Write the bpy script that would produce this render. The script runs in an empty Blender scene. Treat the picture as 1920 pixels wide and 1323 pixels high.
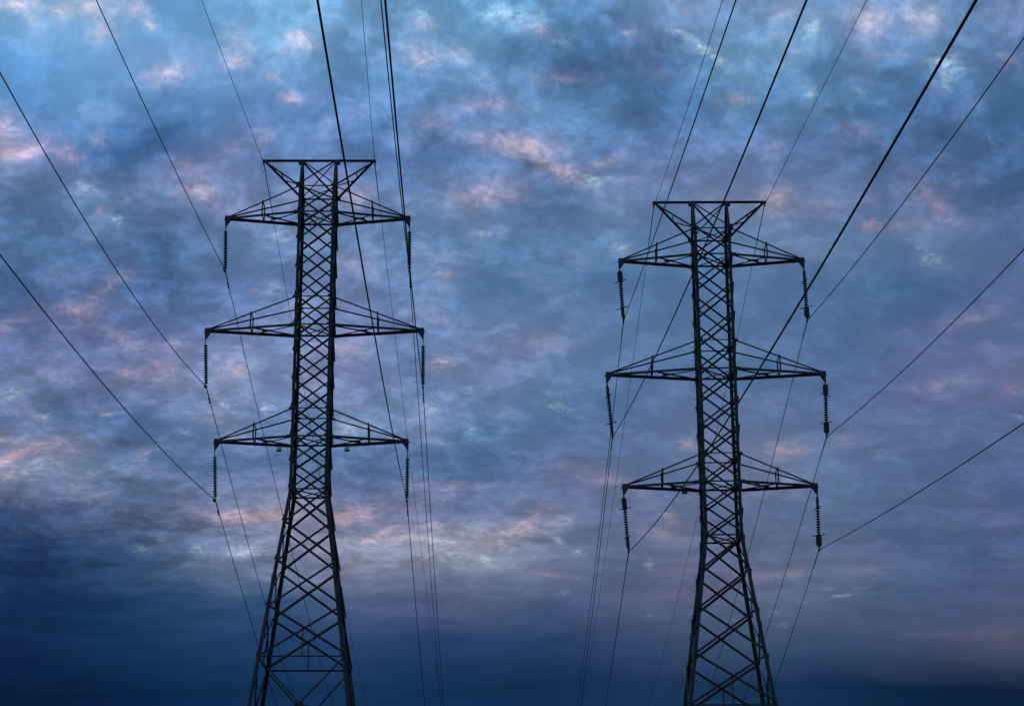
import bpy, bmesh, math, random
from mathutils import Vector, Matrix

random.seed(7)
SC = bpy.context.scene
COL = SC.collection
EYE = 1.6                                     # eye height above the ground
TILT = 0.32429                                # camera pitched up 18.6 degrees

# ------------------------------------------------------------------ camera
cam_d = bpy.data.cameras.new("camera")
cam = bpy.data.objects.new("camera", cam_d)
COL.objects.link(cam)
cam.matrix_world = Matrix.Translation((0, 0, EYE)) @ Matrix.Rotation(math.pi / 2 + TILT, 4, 'X') @ Matrix.Rotation(-0.00417, 4, 'Z')
cam_d.sensor_fit = 'HORIZONTAL'
cam_d.sensor_width = 36.0
cam_d.lens = 3767.9 / 1920 * 36.0
cam_d.clip_start = 0.1
cam_d.clip_end = 20000
SC.camera = cam
SC.render.resolution_x, SC.render.resolution_y = 1024, 705

# ------------------------------------------------------------------ exposure
SC.view_settings.view_transform = 'Standard'
SC.view_settings.look = 'None'
SC.view_settings.exposure = 0.0
SC.view_settings.gamma = 1.0
SC.cycles.use_denoising = False

# ------------------------------------------------------------------ sun: last weak warm afterglow, behind and to the left of the viewer
SUN_EL, SUN_AZ = math.radians(2.0), math.radians(215)      # azimuth clockwise from +y
sun_d = bpy.data.lights.new("sun", 'SUN')
sun_d.energy = 0.06
sun_d.angle = math.radians(12)
sun_d.color = (1.0, 0.80, 0.66)
sun = bpy.data.objects.new("sun", sun_d)
COL.objects.link(sun)
sdir = Vector((math.sin(SUN_AZ) * math.cos(SUN_EL), math.cos(SUN_AZ) * math.cos(SUN_EL), math.sin(SUN_EL)))
sun.rotation_euler = sdir.to_track_quat('Z', 'Y').to_euler()

# ------------------------------------------------------------------ sky: dusk clouds over a Nishita sky
# The sky is mapped by a stereographic chart of the heavens centred 18.6 degrees above the horizon
# in the direction of +y; K turns chart units into the numbers used in the lists below.
K = 3767.9
CX0, CY0 = 960.0, 661.5


def chart(px, py):
    """A direction given by (px, py) on the tangent plane -> chart coordinates (px-like units)."""
    u, v = (px - CX0) / K, (CY0 - py) / K
    n = math.sqrt(u * u + v * v + 1)
    s = 2 / (n * (1 + 1 / n))
    return u * s * K, v * s * K


def lin(c):
    return tuple(((x / 255) / 12.92 if x <= 10.31 else (((x / 255) + 0.055) / 1.055) ** 2.4) for x in c)


SKY_X = [60 + 120 * i for i in range(16)]
SKY_Y = [41, 124, 207, 289, 372, 455, 537, 620, 703, 785, 868, 951, 1033, 1116, 1199, 1281]
SKY = [
 [(118,165,212),(122,165,210),(105,155,205),(105,155,205),(118,170,215),(112,158,205),(110,158,205),(105,158,205),(95,145,195),(95,135,185),(115,148,195),(115,148,195),(115,155,200),(115,148,195),(110,145,190),(95,125,175)],
 [(96,150,205),(105,155,208),(115,155,205),(112,152,202),(112,155,205),(100,145,195),(100,142,192),(105,148,198),(78,118,168),(72,112,162),(75,115,165),(110,155,200),(95,138,185),(95,135,185),(100,142,190),(90,125,175)],
 [(88,132,188),(95,145,200),(80,125,180),(90,135,188),(98,135,190),(98,140,195),(98,138,190),(105,140,190),(98,138,186),(92,132,180),(80,118,168),(92,132,180),(88,128,175),(78,118,165),(80,115,165),(75,115,165)],
 [(125,142,190),(80,115,170),(72,108,162),(95,120,172),(98,130,182),(88,120,172),(92,125,178),(98,130,182),(112,138,186),(88,122,172),(98,125,175),(100,125,175),(92,120,170),(82,115,165),(80,112,162),(72,108,158)],
 [(82,112,162),(100,130,180),(95,122,172),(110,130,180),(112,130,180),(110,128,178),(98,128,178),(112,132,180),(80,110,158),(108,132,178),(100,122,170),(112,130,175),(105,125,172),(98,120,168),(95,115,165),(78,105,155)],
 [(82,115,165),(82,115,165),(75,108,160),(95,125,175),(102,132,182),(100,130,180),(98,130,180),(98,130,180),(92,125,175),(95,130,178),(85,118,165),(95,125,170),(95,122,168),(90,118,165),(98,122,168),(85,110,158)],
 [(75,105,158),(90,115,168),(78,108,162),(88,115,168),(98,125,178),(110,130,182),(98,128,178),(90,125,175),(85,120,170),(82,115,165),(82,115,165),(85,115,165),(80,112,160),(75,108,155),(70,102,150),(85,105,155)],
 [(95,112,165),(95,112,165),(95,115,168),(105,125,178),(112,135,185),(112,130,182),(105,130,182),(105,130,180),(100,125,172),(92,122,170),(88,118,165),(88,118,165),(82,110,158),(80,108,155),(82,105,155),(90,108,155)],
 [(105,125,172),(105,120,168),(118,130,178),(125,140,188),(118,138,188),(118,132,182),(105,130,180),(115,132,180),(100,128,175),(90,120,168),(85,115,165),(85,115,162),(85,112,160),(85,108,158),(98,112,160),(100,112,160)],
 [(98,118,165),(85,112,160),(88,115,165),(112,135,182),(105,130,180),(102,130,178),(112,135,182),(95,125,172),(88,120,168),(82,112,160),(95,115,160),(95,115,160),(90,112,158),(92,110,158),(90,108,155),(88,105,152)],
 [(125,135,175),(112,132,175),(95,120,165),(90,118,168),(92,120,170),(82,112,162),(88,115,165),(80,112,162),(92,112,160),(95,112,158),(95,115,160),(108,118,158),(105,125,168),(90,112,158),(85,105,152),(82,102,150)],
 [(52,74,118),(78,98,142),(95,113,156),(110,122,165),(125,130,170),(105,115,158),(102,115,162),(95,112,155),(100,115,158),(95,112,155),(98,112,155),(95,112,155),(88,108,152),(85,108,152),(82,105,148),(82,100,148)],
 [(34,60,104),(45,72,115),(66,90,131),(100,118,156),(115,125,160),(130,135,168),(130,138,170),(125,135,165),(110,122,158),(92,110,150),(100,110,150),(95,108,148),(95,110,150),(88,105,148),(78,98,142),(75,95,140)],
 [(20,48,92),(25,54,100),(36,67,112),(50,77,122),(56,84,128),(82,98,142),(85,98,142),(88,100,142),(80,98,140),(85,98,140),(92,100,142),(90,102,142),(92,105,145),(80,98,138),(75,92,135),(78,90,132)],
 [(18,42,85),(20,48,92),(25,55,102),(32,62,112),(35,65,115),(42,68,118),(38,66,115),(42,68,115),(38,65,110),(50,70,115),(60,78,120),(62,80,122),(62,80,122),(62,78,120),(68,80,120),(75,82,120)],
 [(8,30,66),(10,33,72),(12,40,82),(16,46,90),(20,50,95),(22,52,98),(20,50,95),(18,48,92),(18,46,88),(26,52,94),(28,54,95),(25,52,92),(22,48,90),(16,42,80),(14,36,74),(15,34,70)],
]
# wisps: (x, y, half width, half height, turn in degrees, weight)
PINK = [
 (35,5,30,10,0,1),(60,32,14,8,0,.5),(110,15,16,12,0,.5),(172,12,35,14,0,.9),(258,15,20,16,0,.9),(190,55,20,18,0,.7),(285,45,12,8,0,.6),(312,137,28,14,-10,1),(443,112,16,9,0,.8),(448,80,25,30,0,.4),
 (562,68,20,10,15,1),(568,88,25,14,0,.5),(555,185,18,9,0,.8),(510,148,16,8,0,.5),(10,235,20,28,0,.7),(38,280,30,13,-5,1.2),(125,292,18,12,0,.7),(190,255,14,14,0,.5),(365,315,30,18,0,.5),(432,280,22,14,0,.4),
 (490,260,16,18,0,.4),(790,105,24,16,0,.6),(860,100,25,18,0,.4),(915,200,45,10,0,.6),(798,45,18,12,0,.4),(812,228,30,14,0,.4),(965,272,60,16,8,1.2),(1040,318,44,10,28,1),(1012,60,22,12,25,.5),(1060,145,40,10,-5,.5),
 (1180,62,18,8,-20,.4),(1125,310,50,10,-20,.5),(1380,188,24,9,0,.6),(1625,45,30,25,0,.9),(1730,35,26,20,0,.9),(1475,25,24,20,0,.4),(1660,104,25,6,0,.4),(1885,118,20,12,0,.4),(1605,248,30,14,0,.35),
 (375,360,30,16,0,.7),(655,370,30,14,0,.6),(930,360,40,16,0,.6),(870,375,40,14,0,.4),(190,395,18,8,-30,.5),(145,578,30,14,0,.9),(205,535,45,12,-40,.5),(230,630,50,14,25,.5),(25,600,40,12,-25,.4),(330,645,30,12,0,.4),
 (835,515,24,10,0,.4),(660,490,28,14,0,.4),(1010,645,60,14,0,.4),(1455,378,28,18,0,1),(1635,424,12,8,0,1),(1755,390,40,18,40,.6),(1540,390,30,20,0,.3),(1700,430,40,12,0,.35),(1800,605,60,10,-12,.45),
 (820,685,22,11,-10,.9),(440,697,24,10,-8,.8),(300,695,20,14,0,.6),(240,700,20,8,0,.5),(205,772,12,6,0,.6),(640,655,40,14,0,.5),(580,708,30,20,0,.35),(5,820,20,8,0,.8),(25,850,44,8,-18,1.3),(115,835,35,16,0,.5),(15,885,16,5,0,1),
 (265,850,12,8,0,.5),(390,775,20,12,0,.4),(1295,835,22,9,20,.6),(1480,845,35,12,0,.8),(1592,832,16,9,0,.5),(1760,725,60,8,-8,.4),(1885,735,20,16,0,.4),(1130,900,60,12,15,.5),(1010,965,30,8,-30,.7),
 (490,962,46,11,0,1.2),(440,965,56,9,5,1.1),(665,965,30,9,-10,1.1),(640,975,20,8,0,.8),(700,945,60,10,0,.5),(850,910,60,8,0,.3),(1248,965,12,5,0,1),(1240,1000,35,12,0,.5),(700,1005,20,6,-10,.8),(950,1000,70,11,-10,.95),(800,985,70,9,0,.6),(860,1030,60,6,0,.35),(760,1010,60,6,0,.4),
 (1035,1075,40,4,5,.5),(1460,1078,40,7,-5,.8),(1385,1075,25,6,0,.5),(1620,1068,30,6,0,.4),(1270,1120,40,8,0,.35),(1880,1190,60,10,0,.35),(1750,1195,60,6,0,.3),(1270,1075,40,6,0,.4),
]
WHITE = [
 (1270,62,12,5,20,.9),(1320,95,48,7,37,.9),(1340,118,8,8,0,.6),(1525,60,12,18,20,.8),(1780,125,20,16,20,1.1),(1758,120,30,5,10,.7),(1775,160,10,16,0,.8),(1520,175,12,12,0,.7),(1625,180,30,5,30,.5),(1862,270,14,5,45,.7),
 (1756,490,14,10,0,.9),(1730,472,16,8,0,.4),(800,30,20,6,40,.4),(940,25,25,10,0,.5),(975,30,40,15,0,.5),(1060,80,25,15,0,.4),(220,413,10,6,0,1),(1158,467,10,6,0,.9),(1110,340,25,10,0,.8),(1085,330,20,5,20,.6),
 (160,345,20,16,0,.5),(530,435,14,8,0,.8),(505,545,18,10,0,.5),(905,440,30,8,0,.6),(1390,475,25,8,0,.4),(20,735,16,10,0,.6),(72,778,14,7,15,1.1),(415,750,30,6,45,.7),(345,802,8,5,0,.7),(500,760,14,8,0,.8),
 (660,805,40,10,0,.6),(805,770,14,14,0,.6),(885,807,10,5,-30,.8),(1030,740,10,5,0,.8),(1045,760,25,6,10,.7),(1650,855,14,6,0,.6),(1915,787,16,4,0,.6),(1480,900,30,8,0,.4),(60,875,50,10,-8,.6),(170,880,40,8,-20,.4),
 (165,940,10,6,0,.7),(220,950,20,8,0,.4),(1055,970,16,10,0,.7),(1262,975,10,5,0,.7),(545,985,12,8,0,.7),(295,1008,14,5,15,.9),(260,1028,11,4,0,1.1),(365,1025,16,5,15,.9),(450,1030,30,6,0,.8),(490,1035,30,5,0,.9),
 (790,1045,16,5,20,.9),(845,1045,30,5,-5,.8),(820,1015,30,8,0,.6),(910,1048,14,8,30,1),(940,1020,12,8,0,.6),(680,1015,40,5,0,.6),(1045,1012,14,6,30,.9),(1085,1040,8,5,0,.9),(1210,1060,7,7,0,.9),(1058,1110,6,4,0,.8),
 (1215,1155,20,3,-6,.6),(1545,1100,16,3,0,.5),(1575,1117,16,4,0,1.3),(1620,1100,16,4,0,.6),(1460,1145,16,4,0,.7),(1470,1170,14,3,0,.7),(1380,1165,25,4,0,.4),
]
DARK = [
 (225,225,22,14,0,1),(340,235,50,14,0,.8),(280,265,60,20,0,.5),(1240,95,45,25,0,.8),(1085,160,30,10,0,.5),(1200,215,40,25,0,.6),(1150,30,30,8,0,.6),(1085,12,15,14,0,.6),(975,100,25,25,0,.5),(815,260,30,14,0,.8),
 (725,240,25,16,0,.7),(1000,310,40,12,8,.9),(1830,60,30,10,0,.6),(1670,140,40,14,0,.7),(1770,250,30,20,0,.5),(300,450,25,12,0,.6),(310,495,40,15,0,.4),(100,530,50,14,0,.6),(230,825,40,8,0,.7),(130,755,30,8,0,.5),
 (270,895,110,6,0,.6),(30,935,50,12,0,.8),(300,970,60,8,10,.7),(200,1000,60,8,8,.6),(450,1008,30,6,0,.8),(1010,1015,25,6,0,.8),(600,1045,60,8,0,.6),(720,1050,60,6,0,.6),(1060,920,70,8,0,.5),(900,925,50,6,0,.4),
]
TINT = [(1.01, 1.03, 1.02)] * 4 + [(0.99, 1.005, 0.965)] * 7 + [(1.0, 1.0, 0.95)] * 2 + [(0.97, 0.98, 0.93), (0.95, 0.98, 0.91), (0.95, 0.98, 0.90)]
for _r, _cols, _k in ((0, (0, 1, 2, 3, 4), 1.03), (1, (0, 1, 2), 1.05), (2, (0, 1), 1.03), (1, (8, 9, 10), .94), (1, (13, 14, 15), .96), (2, (13, 14, 15), .95), (3, (12, 13, 14, 15), .94), (4, (14, 15), .95), (11, (3, 4, 5, 6, 7, 8), 1.05), (12, (3, 4, 5, 6, 7, 8), 1.10)):
    for _c in _cols:
        SKY[_r][_c] = tuple(v * _k for v in SKY[_r][_c])


def build_sky():
    w = bpy.data.worlds.new("World")
    SC.world = w
    w.use_nodes = True
    nt = w.node_tree
    nt.nodes.clear()

    def node(kind, **kw):
        n = nt.nodes.new(kind)
        for k, v in kw.items():
            setattr(n, k, v)
        return n

    def put(sock, val):
        if isinstance(val, bpy.types.NodeSocket):
            nt.links.new(val, sock)
        else:
            sock.default_value = val

    def M(op, a, b=0.0, c=0.0, clamp=False):
        n = node('ShaderNodeMath', operation=op, use_clamp=clamp)
        put(n.inputs[0], a); put(n.inputs[1], b); put(n.inputs[2], c)
        return n.outputs[0]

    def V(op, a, b=(0, 0, 0), scale=None):
        n = node('ShaderNodeVectorMath', operation=op)
        put(n.inputs[0], a)
        if scale is not None:
            put(n.inputs['Scale'], scale)
        else:
            put(n.inputs[1], b)
        return n.outputs['Value'] if op in ('DOT_PRODUCT', 'LENGTH') else n.outputs['Vector']

    def xyz(x, y, z=0.0):
        n = node('ShaderNodeCombineXYZ')
        put(n.inputs[0], x); put(n.inputs[1], y); put(n.inputs[2], z)
        return n.outputs[0]

    def noise(vec, scale, detail, rough=0.55, colour=False):
        n = node('ShaderNodeTexNoise', noise_dimensions='3D')
        put(n.inputs['Vector'], vec)
        n.inputs['Scale'].default_value = scale
        n.inputs['Detail'].default_value = detail
        n.inputs['Roughness'].default_value = rough
        return n.outputs['Color'] if colour else n.outputs['Fac']

    def remap(x, a, b, c=0.0, d=1.0, kind='LINEAR'):
        n = node('ShaderNodeMapRange', interpolation_type=kind, clamp=True)
        put(n.inputs[0], x)
        for i, v in zip((1, 2, 3, 4), (a, b, c, d)):
            n.inputs[i].default_value = v
        return n.outputs[0]

    d = node('ShaderNodeTexCoord').outputs['Generated']
    fwd = V('DOT_PRODUCT', d, (0, math.cos(TILT), math.sin(TILT)))
    up = V('DOT_PRODUCT', d, (0, -math.sin(TILT), math.cos(TILT)))
    side = V('DOT_PRODUCT', d, (1, 0, 0))
    s = M('DIVIDE', 2 * K, M('MAXIMUM', M('ADD', fwd, 1.0), 0.02))
    X = M('MULTIPLY', side, s)
    Y = M('MULTIPLY', up, s)
    # cloud texture space: cells flatten towards the horizon
    xn = M('DIVIDE', X, K)
    yn = M('MINIMUM', M('MAXIMUM', M('DIVIDE', Y, K), -0.6), 1.2)
    g = M('MULTIPLY', M('EXPONENT', M('MULTIPLY', yn, -2.92)), -0.62)
    N = xyz(xn, g, 0.37)
    wa = V('SUBTRACT', noise(N, 26.0, 3.0, 0.5, True), (0.5, 0.5, 0.5))
    wb = V('SUBTRACT', noise(N, 95.0, 4.0, 0.6, True), (0.5, 0.5, 0.5))
    N2 = V('ADD', N, V('SCALE', wa, scale=0.018))
    calm = remap(Y, -600.0, -430.0, 0.45, 1.0)                   # the low bank is smooth
    P0 = xyz(X, Y, 0.0)
    wsum = V('ADD', V('MULTIPLY', wa, (75, 62, 0)), V('MULTIPLY', wb, (34, 26, 0)))
    P = V('ADD', P0, V('SCALE', wsum, scale=calm))
    wc = V('SUBTRACT', noise(N, 290.0, 4.0, 0.62, True), (0.5, 0.5, 0.5))
    PW = V('ADD', V('ADD', P0, V('SCALE', wsum, scale=M('MULTIPLY', calm, 0.5))), V('MULTIPLY', wc, (36, 24, 0)))
    sep = node('ShaderNodeSeparateXYZ')
    put(sep.inputs[0], P)
    pos = M('DIVIDE', M('ADD', sep.outputs[0], 960.0), 1920.0, clamp=True)
    vert = M('SUBTRACT', CY0, sep.outputs[1])
    col = None
    for i, (y, row) in enumerate(zip(SKY_Y, SKY)):
        r = node('ShaderNodeValToRGB')
        el = r.color_ramp
        el.interpolation = 'CARDINAL'
        while len(el.elements) > 1:
            el.elements.remove(el.elements[-1])
        for j, (x, c) in enumerate(zip(SKY_X, row)):
            e = el.elements[0] if j == 0 else el.elements.new(x / 1920)
            e.position = x / 1920
            e.color = (*lin([a * b for a, b in zip(c, TINT[i])]), 1)
        put(r.inputs[0], pos)
        if col is None:
            col = r.outputs[0]
        else:
            m = node('ShaderNodeMix', data_type='RGBA')
            put(m.inputs[0], remap(vert, SKY_Y[i - 1], y))
            put(m.inputs[6], col); put(m.inputs[7], r.outputs[0])
            col = m.outputs[2]

    def wisps(spots, grow):
        acc = 0.0
        for x, y, rx, ry, turn, wt in spots:
            c = chart(x, y)
            mp = node('ShaderNodeMapping', vector_type='TEXTURE')
            put(mp.inputs['Vector'], PW)
            mp.inputs['Location'].default_value = (c[0], c[1], 0)
            mp.inputs['Rotation'].default_value = (0, 0, -math.radians(turn))
            mp.inputs['Scale'].default_value = (rx * grow, ry * grow, 1)
            gr = node('ShaderNodeTexGradient', gradient_type='QUADRATIC_SPHERE')
            put(gr.inputs[0], mp.outputs[0])
            acc = M('MULTIPLY_ADD', gr.outputs['Fac'], wt * 1.3, acc)
        return acc

    n1 = noise(N2, 40.0, 7.0, 0.52)
    n2 = noise(V('ADD', N2, V('SCALE', wb, scale=0.004)), 125.0, 5.0, 0.60)
    n5 = noise(V('ADD', N2, (0.4, 2.6, 5.2)), 270.0, 4.0, 0.6)
    n3 = noise(V('ADD', N2, (3.1, 7.7, 1.3)), 40.0, 5.0, 0.6)
    n4 = noise(V('MULTIPLY', V('ADD', N2, (1.7, 0.2, 4.4)), (1.0, 2.2, 1.0)), 24.0, 7.0, 0.6)   # long low streaks
    amp = M('MULTIPLY', remap(Y, -520.0, -330.0, 0.0, 1.0), M('SUBTRACT', 1.0, M('MULTIPLY', remap(X, -250.0, 300.0, 0.0, 0.52, 'SMOOTHSTEP'), remap(Y, 150.0, 330.0, 1.0, 0.15))))
    amp = M('MULTIPLY', amp, M('SUBTRACT', 1.0, M('MULTIPLY', remap(X, -250.0, -600.0, 0.0, 0.5, 'SMOOTHSTEP'), remap(Y, 330.0, 480.0))))
    puff = M('SUBTRACT', remap(n1, 0.37, 0.63, 0.0, 1.0, 'SMOOTHSTEP'), 0.5)
    fine = M('SUBTRACT', remap(n2, 0.36, 0.66, 0.0, 1.0, 'SMOOTHSTEP'), 0.5)
    fine = M('MULTIPLY', fine, M('ADD', puff, 0.85))
    streak = M('MULTIPLY', M('SUBTRACT', remap(n4, 0.36, 0.66, 0.0, 1.0, 'SMOOTHSTEP'), 0.5), M('MULTIPLY', M('MULTIPLY', remap(Y, -205.0, -330.0, 0.0, 0.38), remap(X, -380.0, 50.0, 1.0, 0.6)), remap(Y, -540.0, -420.0, 0.40, 1.0)))
    mod = M('MULTIPLY_ADD', M('MULTIPLY_ADD', puff, 0.38, M('MULTIPLY_ADD', fine, 0.26, M('MULTIPLY', M('SUBTRACT', n5, 0.5), 0.30))), amp, 0.985)
    mod = M('ADD', mod, streak)
    col = V('SCALE', col, scale=mod)
    dark = M('MULTIPLY', wisps(DARK, 2.3), remap(n1, 0.30, 0.65, 1.2, 0.35))
    col = V('SCALE', col, scale=M('SUBTRACT', 1.0, M('MULTIPLY', dark, 0.40, clamp=True)))
    sb = node('ShaderNodeSeparateXYZ')
    put(sb.inputs[0], col)
    blue = sb.outputs[2]
    pk = M('MULTIPLY', wisps(PINK, 2.5), M('MULTIPLY', remap(n2, 0.30, 0.68, 0.5, 1.4), remap(n5, 0.30, 0.68, 0.65, 1.3)))
    pk = M('ADD', pk, M('MULTIPLY', M('MULTIPLY', remap(n3, 0.46, 0.68, 0.0, 0.26, 'SMOOTHSTEP'), M('ADD', puff, 0.5)), amp))
    pk = M('MINIMUM', pk, 1.25)
    wh = M('MULTIPLY', wisps(WHITE, 2.5), remap(n5, 0.34, 0.64, 0.15, 1.45))
    wh = M('ADD', wh, M('MULTIPLY', remap(n2, 0.60, 0.78, 0.0, 0.14, 'SMOOTHSTEP'), amp))
    col = V('ADD', col, V('SCALE', xyz(0.53, 0.27, 0.13), scale=M('MULTIPLY', pk, blue)))
    col = V('ADD', col, V('SCALE', xyz(0.37, 0.41, 0.35), scale=M('MULTIPLY', wh, blue)))

    # clear twilight sky behind the clouds, showing a little through the thin places high up
    sky = node('ShaderNodeTexSky', sky_type='NISHITA')
    sky.sun_disc = False
    sky.sun_elevation = SUN_EL
    sky.sun_rotation = SUN_AZ
    gap = M('MULTIPLY', remap(Y, 100.0, 700.0, 0.0, 0.10), remap(n1, 0.40, 0.62, 1.0, 0.3))
    mx = node('ShaderNodeMix', data_type='RGBA')
    put(mx.inputs[0], gap)
    put(mx.inputs[6], V('SCALE', col, scale=1.0 / SKY_STRENGTH))
    put(mx.inputs[7], sky.outputs[0])
    bg = node('ShaderNodeBackground')
    put(bg.inputs[0], mx.outputs[2])
    bg.inputs[1].default_value = SKY_STRENGTH
    out = node('ShaderNodeOutputWorld')
    nt.links.new(bg.outputs[0], out.inputs[0])
    w.cycles.sampling_method = 'MANUAL'
    w.cycles.sample_map_resolution = 256


SKY_STRENGTH = 0.1
build_sky()


# ------------------------------------------------------------------ materials
def material(name, base, rough=0.6, metal=0.0, vary=0.35, scale=3.0, trans=0.0, rust=None):
    m = bpy.data.materials.new(name)
    m.use_nodes = True
    nt = m.node_tree
    b = nt.nodes['Principled BSDF']
    tc = nt.nodes.new('ShaderNodeTexCoord')
    no = nt.nodes.new('ShaderNodeTexNoise')
    no.inputs['Scale'].default_value = scale
    no.inputs['Detail'].default_value = 6
    no.inputs['Roughness'].default_value = 0.65
    nt.links.new(tc.outputs['Object'], no.inputs['Vector'])
    r = nt.nodes.new('ShaderNodeValToRGB')
    r.color_ramp.elements[0].position = 0.3
    r.color_ramp.elements[1].position = 0.72
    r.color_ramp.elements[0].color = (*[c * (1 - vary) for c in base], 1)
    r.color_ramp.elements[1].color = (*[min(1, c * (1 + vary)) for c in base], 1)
    if rust:
        e = r.color_ramp.elements.new(0.86)
        e.color = (*rust, 1)
    nt.links.new(no.outputs['Fac'], r.inputs[0])
    nt.links.new(r.outputs[0], b.inputs['Base Color'])
    mr = nt.nodes.new('ShaderNodeMapRange')
    mr.inputs[3].default_value = max(0.05, rough - 0.12)
    mr.inputs[4].default_value = min(1, rough + 0.15)
    nt.links.new(no.outputs['Fac'], mr.inputs[0])
    nt.links.new(mr.outputs[0], b.inputs['Roughness'])
    b.inputs['Metallic'].default_value = metal
    if trans:
        b.inputs['Transmission Weight'].default_value = trans
        b.inputs['IOR'].default_value = 1.5
    return m


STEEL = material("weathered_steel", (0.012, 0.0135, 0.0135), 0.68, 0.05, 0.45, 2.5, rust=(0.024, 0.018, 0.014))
STEEL_DARK = material("dark_steel", (0.016, 0.017, 0.018), 0.6, 0.2, 0.35, 6)
WIRE = material("aged_aluminium_wire", (0.016, 0.017, 0.018), 0.65, 0.1, 0.25, 4)
GLASS = material("teal_glass", (0.03, 0.15, 0.17), 0.15, 0.0, 0.12, 5, trans=0.25)
IRON = material("cast_iron_cap", (0.02, 0.021, 0.022), 0.55, 0.3, 0.3, 9)
PORCELAIN = material("black_glazed_shed", (0.012, 0.013, 0.014), 0.3, 0.0, 0.3, 7)
SIGN_PALE = material("pale_sign_paint", (0.85, 0.85, 0.83), 0.5, 0.0, 0.12, 12)
SIGN_DARK = material("dark_sign_paint", (0.02, 0.025, 0.03), 0.5, 0.0, 0.2, 12)
CONCRETE = material("concrete", (0.28, 0.27, 0.25), 0.9, 0.0, 0.25, 4)
GRASS = material("meadow_grass", (0.030, 0.042, 0.018), 0.95, 0.0, 0.5, 0.35)


# ------------------------------------------------------------------ mesh helpers
def tag(o, label=None, cat=None, group=None, kind=None):
    for k, v in (('label', label), ('category', cat), ('group', group), ('kind', kind)):
        if v:
            o[k] = v
    return o


def finish(name, bm, mat, parent=None, smooth=False):
    me = bpy.data.meshes.new(name)
    bmesh.ops.recalc_face_normals(bm, faces=bm.faces)
    bm.to_mesh(me)
    bm.free()
    mats = mat if isinstance(mat, (list, tuple)) else [mat]
    for x in mats:
        me.materials.append(x)
    if smooth:
        for p in me.polygons:
            p.use_smooth = True
    o = bpy.data.objects.new(name, me)
    COL.objects.link(o)
    if parent:
        o.parent = parent
    return o


def copy_to(o, parent, matrix):
    c = o.copy()
    COL.objects.link(c)
    c.parent = parent
    c.matrix_local = matrix
    return c


def thing(name, loc, label, cat, group=None):
    o = bpy.data.objects.new(name, None)
    o.empty_display_size = 0.5
    COL.objects.link(o)
    o.location = loc
    return tag(o, label, cat, group)


def extrude(bm, pts, p, q, u, v):
    """Prism with section pts (in u, v) from p to q."""
    a = [bm.verts.new(p + u * x + v * y) for x, y in pts]
    b = [bm.verts.new(q + u * x + v * y) for x, y in pts]
    n = len(pts)
    for i in range(n):
        bm.faces.new((a[i], a[(i + 1) % n], b[(i + 1) % n], b[i]))
    bm.faces.new(a[::-1])
    bm.faces.new(b)


def angle(bm, p, q, u, v, size, t=0.012, out=None):
    """Rolled steel angle with its heel on the line p-q and flanges along u and v."""
    p, q = Vector(p), Vector(q)
    ax = (q - p).normalized()
    u = Vector(u); u = (u - ax * u.dot(ax)).normalized()
    v = Vector(v); v = v - ax * v.dot(ax); v = (v - u * v.dot(u)).normalized()
    s = size
    w = out or size
    extrude(bm, [(0, 0), (s, 0), (s, t), (t, t), (t, w), (0, w)], p, q, u, v)


def box(bm, c, ex, ey, ez):
    """Box about c with half vectors ex, ey, ez."""
    c, ex, ey, ez = Vector(c), Vector(ex), Vector(ey), Vector(ez)
    extrude(bm, [(-1, -1), (1, -1), (1, 1), (-1, 1)], c - ez, c + ez, ex, ey)


def plate(bm, pts, off):
    """Flat plate: polygon pts thickened by vector off."""
    off = Vector(off)
    a = [bm.verts.new(Vector(p) - off / 2) for p in pts]
    b = [bm.verts.new(Vector(p) + off / 2) for p in pts]
    n = len(pts)
    for i in range(n):
        bm.faces.new((a[i], a[(i + 1) % n], b[(i + 1) % n], b[i]))
    bm.faces.new(a[::-1])
    bm.faces.new(b)


def tube(bm, pts, radii, seg=8):
    """Round tube through pts with a radius at each point."""
    pts = [Vector(p) for p in pts]
    rings = []
    up = None
    for i, p in enumerate(pts):
        t = (pts[min(i + 1, len(pts) - 1)] - pts[max(i - 1, 0)]).normalized()
        if up is None:
            up = Vector((0, 0, 1)) if abs(t.z) < 0.9 else Vector((1, 0, 0))
        a = (up - t * up.dot(t)).normalized()
        up = a
        b = t.cross(a)
        r = radii[i] if isinstance(radii, (list, tuple)) else radii
        rings.append([bm.verts.new(p + (a * math.cos(k * 2 * math.pi / seg) + b * math.sin(k * 2 * math.pi / seg)) * r) for k in range(seg)])
    for r0, r1 in zip(rings, rings[1:]):
        for k in range(seg):
            bm.faces.new((r0[k], r0[(k + 1) % seg], r1[(k + 1) % seg], r1[k]))
    bm.faces.new(rings[0][::-1])
    bm.faces.new(rings[-1])


def lathe(bm, prof, seg=20):
    """Surface of revolution about z; prof is a list of (r, z), closed on the axis at both ends."""
    rings = []
    for r, z in prof:
        rings.append([bm.verts.new((r * math.cos(k * 2 * math.pi / seg), r * math.sin(k * 2 * math.pi / seg), z)) for k in range(seg)] if r > 1e-5 else [bm.verts.new((0, 0, z))])
    for a, b in zip(rings, rings[1:]):
        for k in range(seg):
            k2 = (k + 1) % seg
            if len(a) == 1 and len(b) > 1:
                bm.faces.new((a[0], b[k], b[k2]))
            elif len(b) == 1 and len(a) > 1:
                bm.faces.new((a[k], a[k2], b[0]))
            elif len(a) > 1:
                bm.faces.new((a[k], a[k2], b[k2], b[k]))


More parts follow.
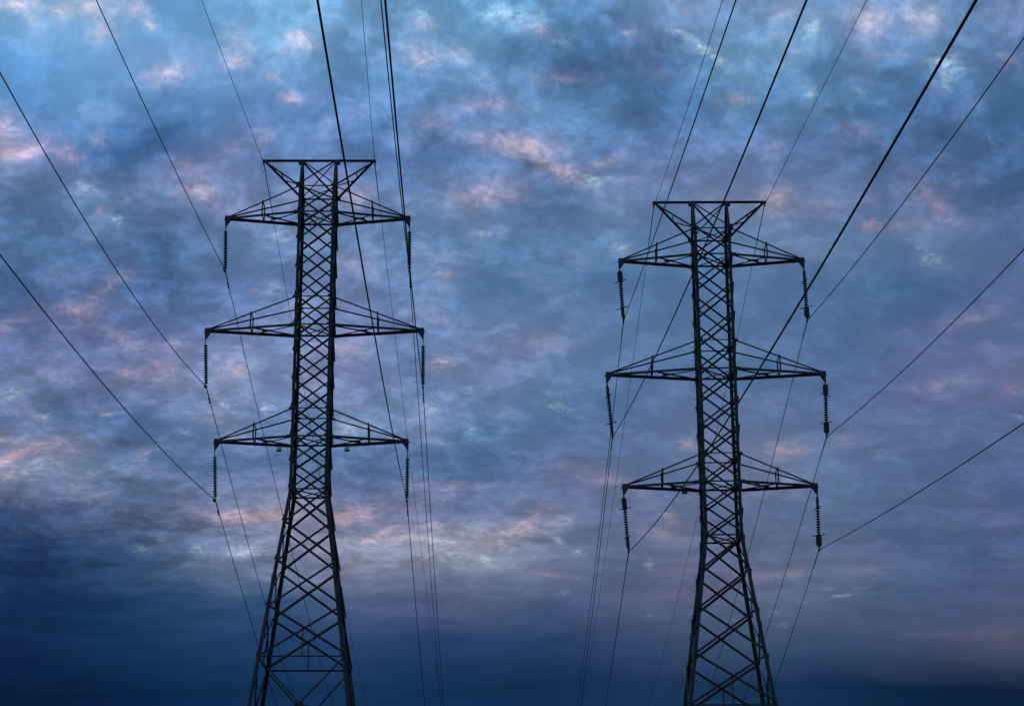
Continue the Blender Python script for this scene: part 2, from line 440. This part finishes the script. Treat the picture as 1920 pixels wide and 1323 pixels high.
# ------------------------------------------------------------------ ground
def build_ground():
    bm = bmesh.new()
    R = 9000.0
    radii = [0.0, 6, 14, 30, 60, 110, 180, 300, 600, 1500, 4000, R]
    seg = 72
    rings = []
    rnd = random.Random(3)
    for r in radii:
        if r == 0:
            rings.append([bm.verts.new((0, 0, 0))])
            continue
        rings.append([bm.verts.new((r * math.cos(k * 2 * math.pi / seg), r * math.sin(k * 2 * math.pi / seg), rnd.uniform(-0.12, 0.0) if r < 200 else rnd.uniform(-0.5, 0))) for k in range(seg)])
    for a, b in zip(rings, rings[1:]):
        for k in range(seg):
            k2 = (k + 1) % seg
            if len(a) == 1:
                bm.faces.new((a[0], b[k], b[k2]))
            else:
                bm.faces.new((a[k], a[k2], b[k2], b[k]))
    o = finish("ground", bm, GRASS, smooth=True)
    tag(o, "dark grassy field under the power lines", "ground", kind="structure")


build_ground()

# ------------------------------------------------------------------ the lattice towers
# heights are drops in metres below the top beam
RIDGE = 3.30
D = {'T1': 2.00, 'T2': 3.61, 'T3': 8.886, 'T4': 10.578, 'T5': 15.591, 'T6': 17.202, 'W': 20.269, 'B': 29.842}
ARMS = (('T1', 'T2', 5.30), ('T3', 'T4', 6.17), ('T5', 'T6', 5.36))
HW, SLOPE = 1.07, 0.1350


def half(z):
    return HW if z <= D['W'] else HW + (z - D['W']) * SLOPE


def panel_levels(H):
    lv = [D['T1'], D['T2']]
    for a, b, n in (('T2', 'T3', 3), ('T3', 'T4', 1), ('T4', 'T5', 3), ('T5', 'T6', 1), ('T6', 'W', 2)):
        lv += [D[a] + (D[b] - D[a]) * (i + 1) / n for i in range(n)]
    lv += [22.22, 24.47, 27.05, D['B']]
    return lv


CORNERS = ((-1, -1), (1, -1), (1, 1), (-1, 1))            # front left, front right, back right, back left


def build_tower(loc, yaw, H, label):
    root = thing("transmission_tower", loc, label, "power pylon", "lattice pylons carrying the power lines")
    root.rotation_euler = (0, 0, yaw)

    def P(cx, cy, z):                                     # corner of the body at drop z
        h = half(z)
        return Vector((cx * h, cy * h, H - z))

    def pt(x, y, z):
        return Vector((x, y, H - z))

    # legs: one rolled angle each, heel outside, meeting over the ridge in depth
    leg_of = {}
    for cx, cy in CORNERS:
        bm = bmesh.new()
        foot = H - 0.35
        nodes = [(pt(cx * HW, cy * 0.10, 0.02), 0.13), (P(cx, cy, D['T1']), 0.165), (P(cx, cy, D['W']), 0.18), (P(cx, cy, foot), 0.21)]
        for (a, s0), (b, s1) in zip(nodes, nodes[1:]):
            angle(bm, a, b, (-cx, 0, 0), (0, -cy, 0), max(s0, s1) if a != nodes[0][0] else 0.15, 0.02)
        # splice plates where the leg sections join
        for z in (D['T2'] + 0.15, 9.6, 14.2, 19.95, 25.6):
            c = P(cx, cy, z)
            box(bm, c + Vector((-cx * 0.10, -cy * -0.012, 0)), (0.07, 0, 0), (0, 0.010, 0), (0, 0, 0.32))
            box(bm, c + Vector((cx * 0.012, -cy * 0.10, 0)), (0.010, 0, 0), (0, 0.07, 0), (0, 0, 0.32))
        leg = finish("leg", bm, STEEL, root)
        leg_of[(cx, cy)] = leg
        bm = bmesh.new()
        c = P(cx, cy, H - 0.2)
        lathe(bm, [(0, -0.5), (0.55, -0.5), (0.55, 0.28), (0.48, 0.36), (0, 0.36)], 20)
        bmesh.ops.translate(bm, verts=bm.verts, vec=(c.x, c.y, 0))
        finish("footing", bm, CONCRETE, root)

    # step bolts up the back leg on the outer side
    first = None
    leg = leg_of[(-1, 1)]
    z = 3.05
    while z < 33.0:
        m = Matrix.Translation(P(-1, 1, z) + Vector((0, -0.06, 0)))
        if first is None:
            bm = bmesh.new()
            tube(bm, [(0.01, 0, 0), (-0.19, 0, 0)], 0.011, 6)
            tube(bm, [(-0.175, 0, 0), (-0.195, 0, 0)], 0.020, 6)
            first = finish("step_bolt", bm, STEEL_DARK, leg)
            first.matrix_local = m
        else:
            copy_to(first, leg, m)
        z += 0.80

    # X braces, one part per panel and face: the falling diagonal outside the leg, the rising one inside
    lv = panel_levels(H)
    faces = [(CORNERS[i], CORNERS[(i + 1) % 4]) for i in range(4)]

    def normal(a, b):
        return Vector(((a[0] + b[0]) / 2, (a[1] + b[1]) / 2, 0)).normalized()

    def xbrace(bm, a, b, z0, z1, size):
        n = normal(a, b)
        out = 0.015
        a0, a1 = P(*a, z0 + 0.04), P(*a, z1 - 0.04)
        b0, b1 = P(*b, z0 + 0.04), P(*b, z1 - 0.04)
        along = (b0 - a0).normalized()
        i0 = 0.05
        # outside member, outstanding flange pointing away from the tower
        angle(bm, a0 + n * out + along * i0, b1 + n * out - along * i0, (0, 0, 1), n, size, 0.010, 0.075)
        # inside member
        angle(bm, b0 - n * 0.035 - along * i0, a1 - n * 0.035 + along * i0, (0, 0, -1), -n, size * 0.85, 0.010, 0.07)

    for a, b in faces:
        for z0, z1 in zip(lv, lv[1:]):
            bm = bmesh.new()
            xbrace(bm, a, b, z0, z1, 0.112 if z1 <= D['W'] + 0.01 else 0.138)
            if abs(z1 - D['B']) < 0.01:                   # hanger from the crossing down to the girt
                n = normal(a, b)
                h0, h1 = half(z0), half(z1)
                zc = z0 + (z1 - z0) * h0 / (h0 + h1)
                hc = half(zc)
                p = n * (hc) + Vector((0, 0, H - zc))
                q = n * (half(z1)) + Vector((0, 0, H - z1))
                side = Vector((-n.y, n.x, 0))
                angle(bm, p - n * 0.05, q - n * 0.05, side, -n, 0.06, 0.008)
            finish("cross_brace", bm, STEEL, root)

    # girts round the body
    for z, size in ((D['T1'], .075), (D['T2'], .09), (D['T3'], .06), (D['T4'], .09), (D['T5'], .06), (D['T6'], .09), (D['W'], .085), (D['B'], .085)):
        for a, b in faces:
            bm = bmesh.new()
            n = normal(a, b)
            al = (P(*b, z) - P(*a, z)).normalized()
            angle(bm, P(*a, z) - n * 0.02 + al * 0.03, P(*b, z) - n * 0.02 - al * 0.03, (0, 0, -1), -n, size, 0.010)
            # gusset plates at both ends
            for e, sgn in ((a, 1), (b, -1)):
                c = P(*e, z) + al * sgn * 0.16 + n * 0.030
                box(bm, c, al * 0.11, n * 0.006, (0, 0, 0.09))
            finish("girt", bm, STEEL, root)
    # plan crosses that stiffen the body at the arms and the waist
    for z in (D['T1'], D['T2'], D['T4'], D['T6'], D['W']):
        bm = bmesh.new()
        for (a, b), dz in (((CORNERS[0], CORNERS[2]), 0.02), ((CORNERS[1], CORNERS[3]), 0.10)):
            angle(bm, P(*a, z) * 1.0 + Vector((-a[0] * .05, -a[1] * .05, -dz)), P(*b, z) + Vector((-b[0] * .05, -b[1] * .05, -dz)), (0, 0, -1), (-a[1], a[0], 0), 0.06, 0.008)
        finish("plan_brace", bm, STEEL, root)

    # below the lowest girt: V braces to mid-face, plan diamond, then K braces and X braces to the footings
    zc, zd = 32.5, 38.0
    for a, b in faces:
        bm = bmesh.new()
        n = normal(a, b)
        mid = n * half(zc) + Vector((0, 0, H - zc))
        for e in (a, b):
            angle(bm, P(*e, D['B'] + 0.08) - n * 0.03, mid - n * 0.03, (0, 0, 1), -n, 0.085, 0.01)
            angle(bm, mid - n * 0.03, P(*e, zd) - n * 0.03, (0, 0, 1), -n, 0.085, 0.01)
        box(bm, mid - n * 0.05, Vector((-n.y, n.x, 0)) * 0.22, n * 0.008, (0, 0, 0.16))
        finish("knee_brace", bm, STEEL, root)
        bm = bmesh.new()
        angle(bm, P(*a, zd) - n * 0.03, P(*b, zd) - n * 0.03, (0, 0, -1), -n, 0.09, 0.01)
        finish("girt", bm, STEEL, root)
        bm = bmesh.new()
        xbrace(bm, a, b, zd, H - 0.9, 0.11)
        finish("cross_brace", bm, STEEL, root)
    bm = bmesh.new()
    mids = [normal(a, b) * (half(zc) - 0.05) + Vector((0, 0, H - zc)) for a, b in faces]
    for i in range(4):
        angle(bm, mids[i], mids[(i + 1) % 4], (0, 0, -1), -(mids[i] + mids[(i + 1) % 4]).normalized() + Vector((0, 0, 3)), 0.085, 0.01)
    finish("plan_brace", bm, STEEL, root)

    # peak: top beam, the X braces on its two sloping faces, outriggers for the ground wires
    bm = bmesh.new()
    angle(bm, pt(-RIDGE, 0.06, -0.06), pt(RIDGE, 0.06, -0.06), (0, 0, -1), (0, -1, 0), 0.12, 0.012)
    for sx in (-1, 1):
        box(bm, pt(sx * HW, 0, 0.12), (0.16, 0, 0), (0, 0.11, 0), (0, 0, 0.11))
        box(bm, pt(sx * (RIDGE - 0.12), 0, 0.03), (0.17, 0, 0), (0, 0.02, 0), (0, 0, 0.10))
    finish("top_beam", bm, STEEL, root)
    for cy in (-1, 1):
        bm = bmesh.new()
        for sx in (-1, 1):
            o = 0.02 if sx * cy < 0 else -0.05
            angle(bm, pt(sx * (HW - 0.12), cy * (0.10 + o), 0.10), P(-sx, cy, D['T1'] - 0.05) + Vector((sx * 0.05, cy * o, 0)), (0, 0, 1), (0, cy if o > 0 else -cy, 0), 0.085 if o > 0 else 0.07, 0.01)
        finish("cross_brace", bm, STEEL, root)
    for sx in (-1, 1):
        bm = bmesh.new()
        tip = pt(sx * (RIDGE - 0.15), 0, 0.06)
        mids = []
        for cy in (-1, 1):
            q = P(sx, cy, D['T1'] - 0.06)
            angle(bm, tip + Vector((0, cy * 0.03, 0)), q, (0, 0, -1), (0, -cy, 0), 0.10, 0.012)
            mids.append(tip.lerp(q, 0.46))
            box(bm, q + Vector((sx * 0.05, 0, 0.03)), (0.10, 0, 0), (0, 0.012, 0), (0, 0, 0.10))
        angle(bm, mids[0], mids[1], (0, 0, -1), (1, 0, 0), 0.055, 0.008)
        angle(bm, mids[1] - Vector((sx * 0.1, 0, 0.12)), P(sx, 1, 1.1), (0, 0, -1), (0, -1, 0), 0.05, 0.008)
        finish("ground_wire_arm", bm, STEEL, root)

    # three crossarms to either side
    for up, low, reach in ARMS:
        for sx in (-1, 1):
            bm = bmesh.new()
            tip = pt(sx * reach, 0, D[low] + 0.03)
            arm_pts = {}
            for cy in (-1, 1):
                L0, U0 = P(sx, cy, D[low]), P(sx, cy, D[up])
                tl, tu = tip + Vector((0, cy * 0.07, 0)), tip + Vector((-sx * 0.05, cy * 0.045, 0.07))
                angle(bm, L0, tl, (0, 0, -1), (0, -cy, 0), 0.145, 0.014)
                angle(bm, U0 + Vector((0, 0, -0.03)), tu, (0, 0, -1), (0, -cy, 0), 0.085 if cy < 0 else 0.07, 0.010)
                arm_pts[cy] = (L0.lerp(tl, 0.5), U0.lerp(tu, 0.5))
                box(bm, U0 + Vector((sx * 0.07, cy * 0.01, -0.05)), (0.09, 0, 0), (0, 0.008, 0), (0, 0, 0.06))
                box(bm, L0 + Vector((sx * 0.08, cy * 0.012, -0.06)), (0.16, 0, 0), (0, 0.008, 0), (0, 0, 0.085))
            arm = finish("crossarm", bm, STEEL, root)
            bm = bmesh.new()
            for cy in (-1, 1):
                lo, hi = arm_pts[cy]
                angle(bm, hi + Vector((0, 0, 0.05)), lo + Vector((0, 0, -0.16)), (sx, 0, 0), (0, -cy, 0), 0.075, 0.010)
            angle(bm, arm_pts[-1][0] + Vector((0, 0, -0.04)), arm_pts[1][0] + Vector((0, 0, -0.04)), (0, 0, -1), (sx, 0, 0), 0.07, 0.010)
            angle(bm, arm_pts[-1][1], arm_pts[1][1], (0, 0, -1), (sx, 0, 0), 0.06, 0.010)
            finish("spreader_frame", bm, STEEL, arm)
            bm = bmesh.new()
            for cy in (-1, 1):
                angle(bm, arm_pts[cy][0] + Vector((0, -cy * 0.06, -0.05 - 0.03 * cy)), P(sx, -cy, D[low]) + Vector((0, cy * 0.06, -0.05 - 0.03 * cy)), (0, 0, -1), (1, 0, 0), 0.065, 0.009)
            ctr = (arm_pts[-1][0] + arm_pts[1][0]) / 2
            k = half(D[low]) / (half(D[low]) + abs(arm_pts[1][0].y))
            cen = Vector((ctr.x + (sx * half(D[low]) - ctr.x) * (1 - k), 0, ctr.z - 0.05))
            box(bm, cen, (0.30, 0, 0), (0, 0.11, 0), (0, 0, 0.022))
            finish("plan_brace", bm, STEEL, arm)
            # tip plates narrowing downwards to the insulator bolt
            bm = bmesh.new()
            x0 = tip.x
            for cy in (-1, 1):
                y = cy * 0.075
                plate(bm, [(x0 + sx * 0.14, y, tip.z + 0.10), (x0 + sx * 0.14, y, tip.z - 0.22), (x0 + sx * 0.10, y, tip.z - 0.56), (x0 + sx * 0.02, y, tip.z - 0.50), (x0 - sx * 0.17, y, tip.z - 0.20), (x0 - sx * 0.30, y, tip.z - 0.08), (x0 - sx * 0.30, y, tip.z + 0.10)], (0, 0.016, 0))
            tube(bm, [(x0 + sx * 0.085, -0.12, tip.z - 0.48), (x0 + sx * 0.085, 0.12, tip.z - 0.48)], 0.020, 8)
            tube(bm, [(x0 + sx * 0.14, 0.0, tip.z - 0.10), (x0 + sx * 0.21, 0.0, tip.z - 0.10)], 0.035, 8)
            box(bm, (x0 + sx * 0.06, 0, tip.z - 0.02), (0.08, 0, 0), (0, 0.066, 0), (0, 0, 0.08))
            finish("hanger_plate", bm, STEEL_DARK, arm)
    return root, P


def sign(root, c, hang, pale_h):
    """Small two-tone line marker clamped under a chord."""
    bm = bmesh.new()
    box(bm, (c[0], c[1], c[2] - 0.5 * pale_h), (0.145, 0, 0), (0, 0.012, 0), (0, 0, 0.5 * pale_h))
    box(bm, (c[0], c[1] - 0.002, c[2] - pale_h - 0.055), (0.145, 0, 0), (0, 0.014, 0), (0, 0, 0.055))
    box(bm, (c[0], c[1] + 0.03, c[2] + 0.02), (0.02, 0, 0), (0, 0.012, 0), (0, 0, 0.10))
    for f in bm.faces:
        z = f.calc_center_median().z
        f.material_index = 1 if z < c[2] - pale_h - 0.001 else 0
    o = finish("marker_plate", bm, [SIGN_PALE, SIGN_DARK], root)
    tag(o, "two-tone marker plate, pale above and dark below")
    return o


LX, LY, LZ, LYAW = -11.3716, 109.359, 48.8214, 0.0112
RX, RY, RZ, RYAW = 11.6782, 109.647, 46.1814, -0.0016
HL, HR = LZ + EYE, RZ + EYE
tower_l, PL = build_tower((LX, LY, 0), LYAW, HL, "lattice steel pylon, the one with teal glass insulators hung from its arms")
tower_r, PR = build_tower((RX, RY, 0), RYAW, HR, "lattice steel pylon, the one with black shielded insulators and pegs up its leg")
zA = D['T6']
sign(tower_l, (-1.92, 0.96, HL - zA - 0.16), 0, 0.14)
sign(tower_l, (1.95, 0.96, HL - zA - 0.16), 0, 0.14)
sign(tower_r, (-1.92, 0.96, HR - zA - 0.10), 0, 0.06)
bm = bmesh.new()
box(bm, (1.98, -0.90, HR - zA - 0.20), (0.15, 0, 0), (0, 0.03, 0), (0, 0, 0.09))
box(bm, (1.98, -0.90, HR - zA - 0.08), (0.02, 0, 0), (0, 0.012, 0), (0, 0, 0.08))
tag(finish("marker_plate", bm, SIGN_DARK, tower_r), "dark marker plate under the front chord")

# ------------------------------------------------------------------ wires
# ((x, z) of the clamp seen from eye height), near span (dx, slope, sag), far span (dx, slope, sag)
WIRES = {
    'L_1l': ((-16.670, 41.864), (0.03638, -0.16253, 0.000415), (-0.01634, -0.14944, 0.000336)),
    'L_1r': ((-5.957, 41.816), (0.03596, -0.23441, 0.000361), (-0.01589, -0.12420, 0.000233)),
    'L_2l': ((-17.474, 34.831), (0.03714, -0.19717, 0.001133), (-0.01685, -0.17615, 0.000665)),
    'L_2r': ((-5.093, 34.745), (0.03658, -0.24899, 0.000364), (-0.01664, -0.12921, 0.000434)),
    'L_3l': ((-16.669, 28.148), (0.03669, -0.16210, 0.000615), (-0.01631, -0.16091, 0.000259)),
    'L_3r': ((-5.922, 28.071), (0.03526, -0.17932, 0.000297), (-0.01645, -0.15033, 0.000392)),
    'L_gl': ((-14.658, 48.620), (0.03637, -0.18933, -0.000051), (-0.01660, -0.15936, 0.000357)),
    'L_gr': ((-8.078, 48.521), (0.03672, -0.05468, 0.000420), (-0.01579, -0.01817, 0.000088)),
    'R_1l': ((6.458, 38.768), (-0.00811, -0.21868, 0.000146), (0.00149, -0.09888, 0.000285)),
    'R_1r': ((17.089, 38.753), (-0.00831, -0.18880, 0.000496), (0.00207, -0.19382, 0.000533)),
    'R_2l': ((5.686, 31.804), (-0.00777, -0.22164, 0.000380), (0.00158, -0.10816, 0.000349)),
    'R_2r': ((17.840, 31.782), (-0.00849, -0.17153, 0.000556), (0.00214, -0.18751, 0.000590)),
    'R_3l': ((6.448, 25.155), (-0.00931, -0.18573, 0.000380), (0.00160, -0.11954, 0.000319)),
    'R_3r': ((17.071, 25.231), (-0.00853, -0.15538, 0.000309), (0.00182, -0.18448, 0.000375)),
    'R_gl': ((8.405, 45.901), (-0.00816, -0.22563, 0.000290), (0.00150, -0.08014, 0.000193)),
    'R_gr': ((14.920, 45.939), (-0.00846, -0.16289, -0.000109), (0.00197, -0.15685, 0.000500)),
}
LEVEL = {'1': 'top', '2': 'middle', '3': 'lowest'}


def place_name(key):
    """Which pylon, level and end, in words."""
    pyl = "glass-insulator pylon" if key[0] == 'L' else "black-insulator pylon"
    out = (key[0] == 'L') == (key[3] == 'l')                # outer end: away from the other pylon
    return pyl, ("outer" if out else "inner")


damper_first = None


def build_wire(key):
    global damper_first
    (x0, z0), near, far = WIRES[key]
    Y0 = LY if key[0] == 'L' else RY
    z0 += EYE
    ground = key[2] == 'g'
    r = 0.0145 if ground else 0.0215
    clamp = Vector((x0, Y0, z0))

    def at(s):                                             # s < 0 towards and over the viewer
        dx, b, c = near if s < 0 else far
        t = abs(s)
        return Vector((x0 + dx * t, Y0 + s, z0 + b * t + c * t * t))

    ss = [-170, -150, -135] + [-120 + 3 * i for i in range(38)] + [-4.2, -3.0, -2.4, -1.6, -0.9, -0.35, 0, 0.35, 0.9, 1.6, 2.4, 3.0, 4.2] + [6 + 6 * i for i in range(52)]
    rod_n, rod_f = (1.6, 4.2) if ground else (0.95, 1.7)
    rad = [r * (1.75 if ground else 1.45) if (-rod_n <= s <= rod_f) else r for s in ss]
    bm = bmesh.new()
    tube(bm, [at(s) - clamp for s in ss], rad, 8)
    name = "ground_wire" if ground else "conductor"
    o = finish(name, bm, WIRE, smooth=True)
    o.location = clamp
    pyl, end = place_name(key)
    if ground:
        tag(o, f"thin ground wire over the {end} end of the {pyl}'s top beam", "power line", "thin ground wires")
    else:
        tag(o, f"thick black conductor clamped under the {end} {LEVEL[key[2]]} arm of the {pyl}", "power line", "thick conductors")
    # vibration dampers hang under the conductors of the first line
    if key[0] == 'L' and not ground:
        for s in (-0.62, 1.55):
            p = at(s) - clamp
            t = (at(s + 0.1) - at(s - 0.1)).normalized()
            m = Matrix.Translation(p) @ t.to_track_quat('X', 'Z').to_matrix().to_4x4()
            if damper_first is None:
                bm = bmesh.new()
                tube(bm, [(-0.24, 0, -0.10), (-0.10, 0, -0.085), (0.10, 0, -0.085), (0.24, 0, -0.10)], 0.010, 6)
                for sg in (-1, 1):
                    tube(bm, [(sg * 0.14, 0, -0.10), (sg * 0.17, 0, -0.10), (sg * 0.27, 0, -0.105), (sg * 0.30, 0, -0.105)], [0.03, 0.052, 0.052, 0.035], 10)
                box(bm, (0, 0, -0.045), (0.03, 0, 0), (0, 0.02, 0), (0, 0, 0.06))
                damper_first = finish("vibration_damper", bm, IRON, o)
                damper_first.matrix_local = m
            else:
                copy_to(damper_first, o, m)
    return clamp


clamps = {k: build_wire(k) for k in WIRES}

# ------------------------------------------------------------------ insulators
PARTS = {}


def part(name, maker, mat, parent, m, smooth=True):
    if name not in PARTS:
        bm = bmesh.new()
        maker(bm)
        o = finish(name, bm, mat, parent, smooth)
        o.matrix_local = m
        PARTS[name] = o
        return o
    return copy_to(PARTS[name], parent, m)


def mk_disc(bm):
    lathe(bm, [(0.026, 0.060), (0.045, 0.045), (0.085, 0.020), (0.118, -0.004), (0.127, -0.022), (0.122, -0.030), (0.100, -0.022), (0.094, -0.034), (0.082, -0.020), (0.062, -0.032), (0.050, -0.016), (0.026, -0.020)], 24)


def mk_cap(bm):
    lathe(bm, [(0, 0.086), (0.040, 0.086), (0.054, 0.070), (0.058, 0.030), (0.044, 0.018), (0.036, -0.030), (0.022, -0.062), (0, -0.062)], 14)


def mk_shackle(bm):
    tube(bm, [(0, 0, 0.10), (0, 0, -0.10)], 0.016, 8)
    tube(bm, [(-0.045, 0, 0.10), (-0.03, 0, 0.135), (0.03, 0, 0.135), (0.045, 0, 0.10), (0.045, 0, 0.03), (-0.045, 0, 0.03)], 0.014, 6)
    box(bm, (0, 0, -0.06), (0.03, 0, 0), (0, 0.03, 0), (0, 0, 0.045))


def mk_clamp(bm):
    # keeper body cradling the wire along y, with two side straps
    tube(bm, [(0, -0.22, 0.02), (0, -0.12, -0.025), (0, 0.12, -0.025), (0, 0.22, 0.02)], [0.03, 0.045, 0.045, 0.03], 10)
    for sx in (-1, 1):
        plate(bm, [(sx * 0.05, -0.06, -0.04), (sx * 0.05, 0.06, -0.04), (sx * 0.035, 0.03, 0.18), (sx * 0.035, -0.03, 0.18)], (0.012, 0, 0))
    tube(bm, [(-0.07, 0, 0.15), (0.07, 0, 0.15)], 0.016, 8)
    for yy in (-0.09, 0.09):
        tube(bm, [(0, yy, -0.09), (0, yy, 0.06)], 0.014, 6)


def mk_shed(bm):
    lathe(bm, [(0.048, 0.050), (0.072, 0.030), (0.122, 0.008), (0.134, -0.010), (0.124, -0.020), (0.080, -0.014), (0.060, -0.030), (0.048, -0.050)], 20)


def mk_core(bm):
    lathe(bm, [(0, 0.5), (0.046, 0.5), (0.046, -0.5), (0, -0.5)], 14)


def mk_shield(bm):
    # folded sheet shield round the end of the string
    extrude(bm, [(-0.155, -0.05), (-0.10, -0.075), (0.13, -0.075), (0.155, -0.03), (0.155, 0.05), (0.10, 0.075), (-0.13, 0.075), (-0.155, 0.03)], Vector((0, 0, -0.29)), Vector((0, 0, 0.24)), Vector((1, 0, 0)), Vector((0, 1, 0)))
    extrude(bm, [(-0.09, -0.05), (0.12, -0.05), (0.12, 0.05), (-0.09, 0.05)], Vector((0, 0, 0.238)), Vector((0, 0, 0.30)), Vector((1, 0, 0)), Vector((0, 1, 0)))


def mk_horn(bm):
    tube(bm, [(-0.40, 0, 0), (0.40, 0, 0)], 0.028, 8)
    tube(bm, [(-0.10, 0, 0), (0.10, 0, 0)], 0.060, 8)


def build_insulator(key, plate_rot=0.0, horn_rot=40, low_rot=0.0, low_horn=40):
    up, low, reach = ARMS[int(key[2]) - 1]
    Lline = key[0] == 'L'
    X0, Y0, yaw, H = (LX, LY, LYAW, HL) if Lline else (RX, RY, RYAW, HR)
    sx = -1 if key[3] == 'l' else 1
    local = Vector((sx * (reach + 0.085), 0, H - D[low] - 0.03 - 0.48))
    top = Matrix.Rotation(yaw, 3, 'Z') @ local + Vector((X0, Y0, 0))
    bot = clamps[key]
    pyl, end = place_name(key)
    if Lline:
        lab = f"string of teal glass discs hanging from the {end} {LEVEL[key[2]]} arm of the {pyl}"
    else:
        lab = f"black shielded insulator hanging from the {end} {LEVEL[key[2]]} arm of the {pyl}"
    root = thing("insulator_string", top, lab, "insulator", "glass insulator strings" if Lline else "shielded insulator strings")
    axis = (bot - top)
    Lg = axis.length
    q = Vector((0, 0, -1)).rotation_difference(axis.normalized())
    root.rotation_mode = 'QUATERNION'
    root.rotation_quaternion = q

    def T(z, rz=0.0, sc=None):
        m = Matrix.Translation((0, 0, -z)) @ Matrix.Rotation(math.radians(rz), 4, 'Z')
        return m if sc is None else m @ Matrix.Diagonal((sc[0], sc[1], sc[2], 1))

    part("shackle", mk_shackle, IRON, root, T(0.10))
    part("suspension_clamp", mk_clamp, IRON, root, T(Lg))
    if Lline:
        n, pitch = 16, 0.146
        z = Lg - 0.20 - (n - 1) * pitch - 0.04
        gap = z - 0.086 - 0.18
        if gap > 0:
            part("link", lambda bm: tube(bm, [(0, 0, 0), (0, 0, -1)], 0.022, 8), IRON, root, T(0.16, 0, (1, 1, gap + 0.05)))
        for i in range(n):
            d = part("insulator_disc", mk_disc, GLASS, root, T(z + i * pitch))
            part("cap", mk_cap, IRON, d, Matrix.Identity(4))
    else:
        z1 = 0.18 + 0.34
        z2 = Lg - 0.20 - 0.30
        part("core_rod", mk_core, PORCELAIN, root, T((0.15 + Lg - 0.1) / 2, 0, (1, 1, Lg - 0.25)))
        part("shield", mk_shield, IRON, root, T(z1, plate_rot), False)
        part("shield", mk_shield, IRON, root, T(z2, low_rot) @ Matrix.Rotation(math.pi, 4, 'X'), False)
        part("arcing_horn", mk_horn, IRON, root, T(z1 + 0.32, horn_rot))
        part("arcing_horn", mk_horn, IRON, root, T(z2 - 0.32, low_horn))
        a, b = z1 + 0.36, z2 - 0.34
        n = int(round((b - a) / 0.150))
        for i in range(n + 1):
            part("shed", mk_shed, PORCELAIN, root, T(a + (b - a) * i / n))
    return root


for k in ('L_1l', 'L_1r', 'L_2l', 'L_2r', 'L_3l', 'L_3r'):
    build_insulator(k)
build_insulator('R_1l', 10, -40, 65, -40)
build_insulator('R_1r', 75, -75, 25, -40)
build_insulator('R_2l', 80, -70, 75, -40)
build_insulator('R_2r', 15, 40, 15, -40)
build_insulator('R_3l', 45, -35, 70, -70)
build_insulator('R_3r', 80, -70, 10, -35)

# ------------------------------------------------------------------ ground-wire clamps with their bonding loops
for key in ('L_gl', 'L_gr', 'R_gl', 'R_gr'):
    Lline = key[0] == 'L'
    X0, Y0, yaw, H = (LX, LY, LYAW, HL) if Lline else (RX, RY, RYAW, HR)
    sx = -1 if key[3] == 'l' else 1
    top = Matrix.Rotation(yaw, 3, 'Z') @ Vector((sx * (RIDGE - 0.02), 0, H - 0.02)) + Vector((X0, Y0, 0))
    bot = clamps[key]
    pyl, end = place_name(key)
    root = thing("ground_wire_clamp", top, f"small clamp holding the thin wire under the {end} end of the {pyl}'s top beam", "clamp", "clamps of the thin ground wires")
    dv = bot - top
    bm = bmesh.new()
    tube(bm, [(0, 0, 0.02), dv * 0.9], 0.022, 8)
    tube(bm, [(0, -0.05, 0.0), (0, 0.05, 0.0)], 0.035, 8)
    finish("hanger_link", bm, IRON, root)
    bm = bmesh.new()
    mk_clamp(bm)
    bmesh.ops.scale(bm, verts=bm.verts, vec=(0.8, 0.8, 0.8))
    o = finish("clamp_body", bm, IRON, root, True)
    o.location = dv
    if Lline:
        bm = bmesh.new()
        pts = []
        side = 0.42 if sx > 0 else -0.20
        for i in range(13):
            t = math.pi * i / 12
            pts.append(Vector((side * math.sin(t) * (1 if i < 10 else 0.9), 0.10 * i / 12, -0.75 * i / 12 + 0.05 * math.sin(t) - 0.02)))
        tube(bm, pts, 0.008, 6)
        finish("bonding_loop", bm, WIRE, root, True)
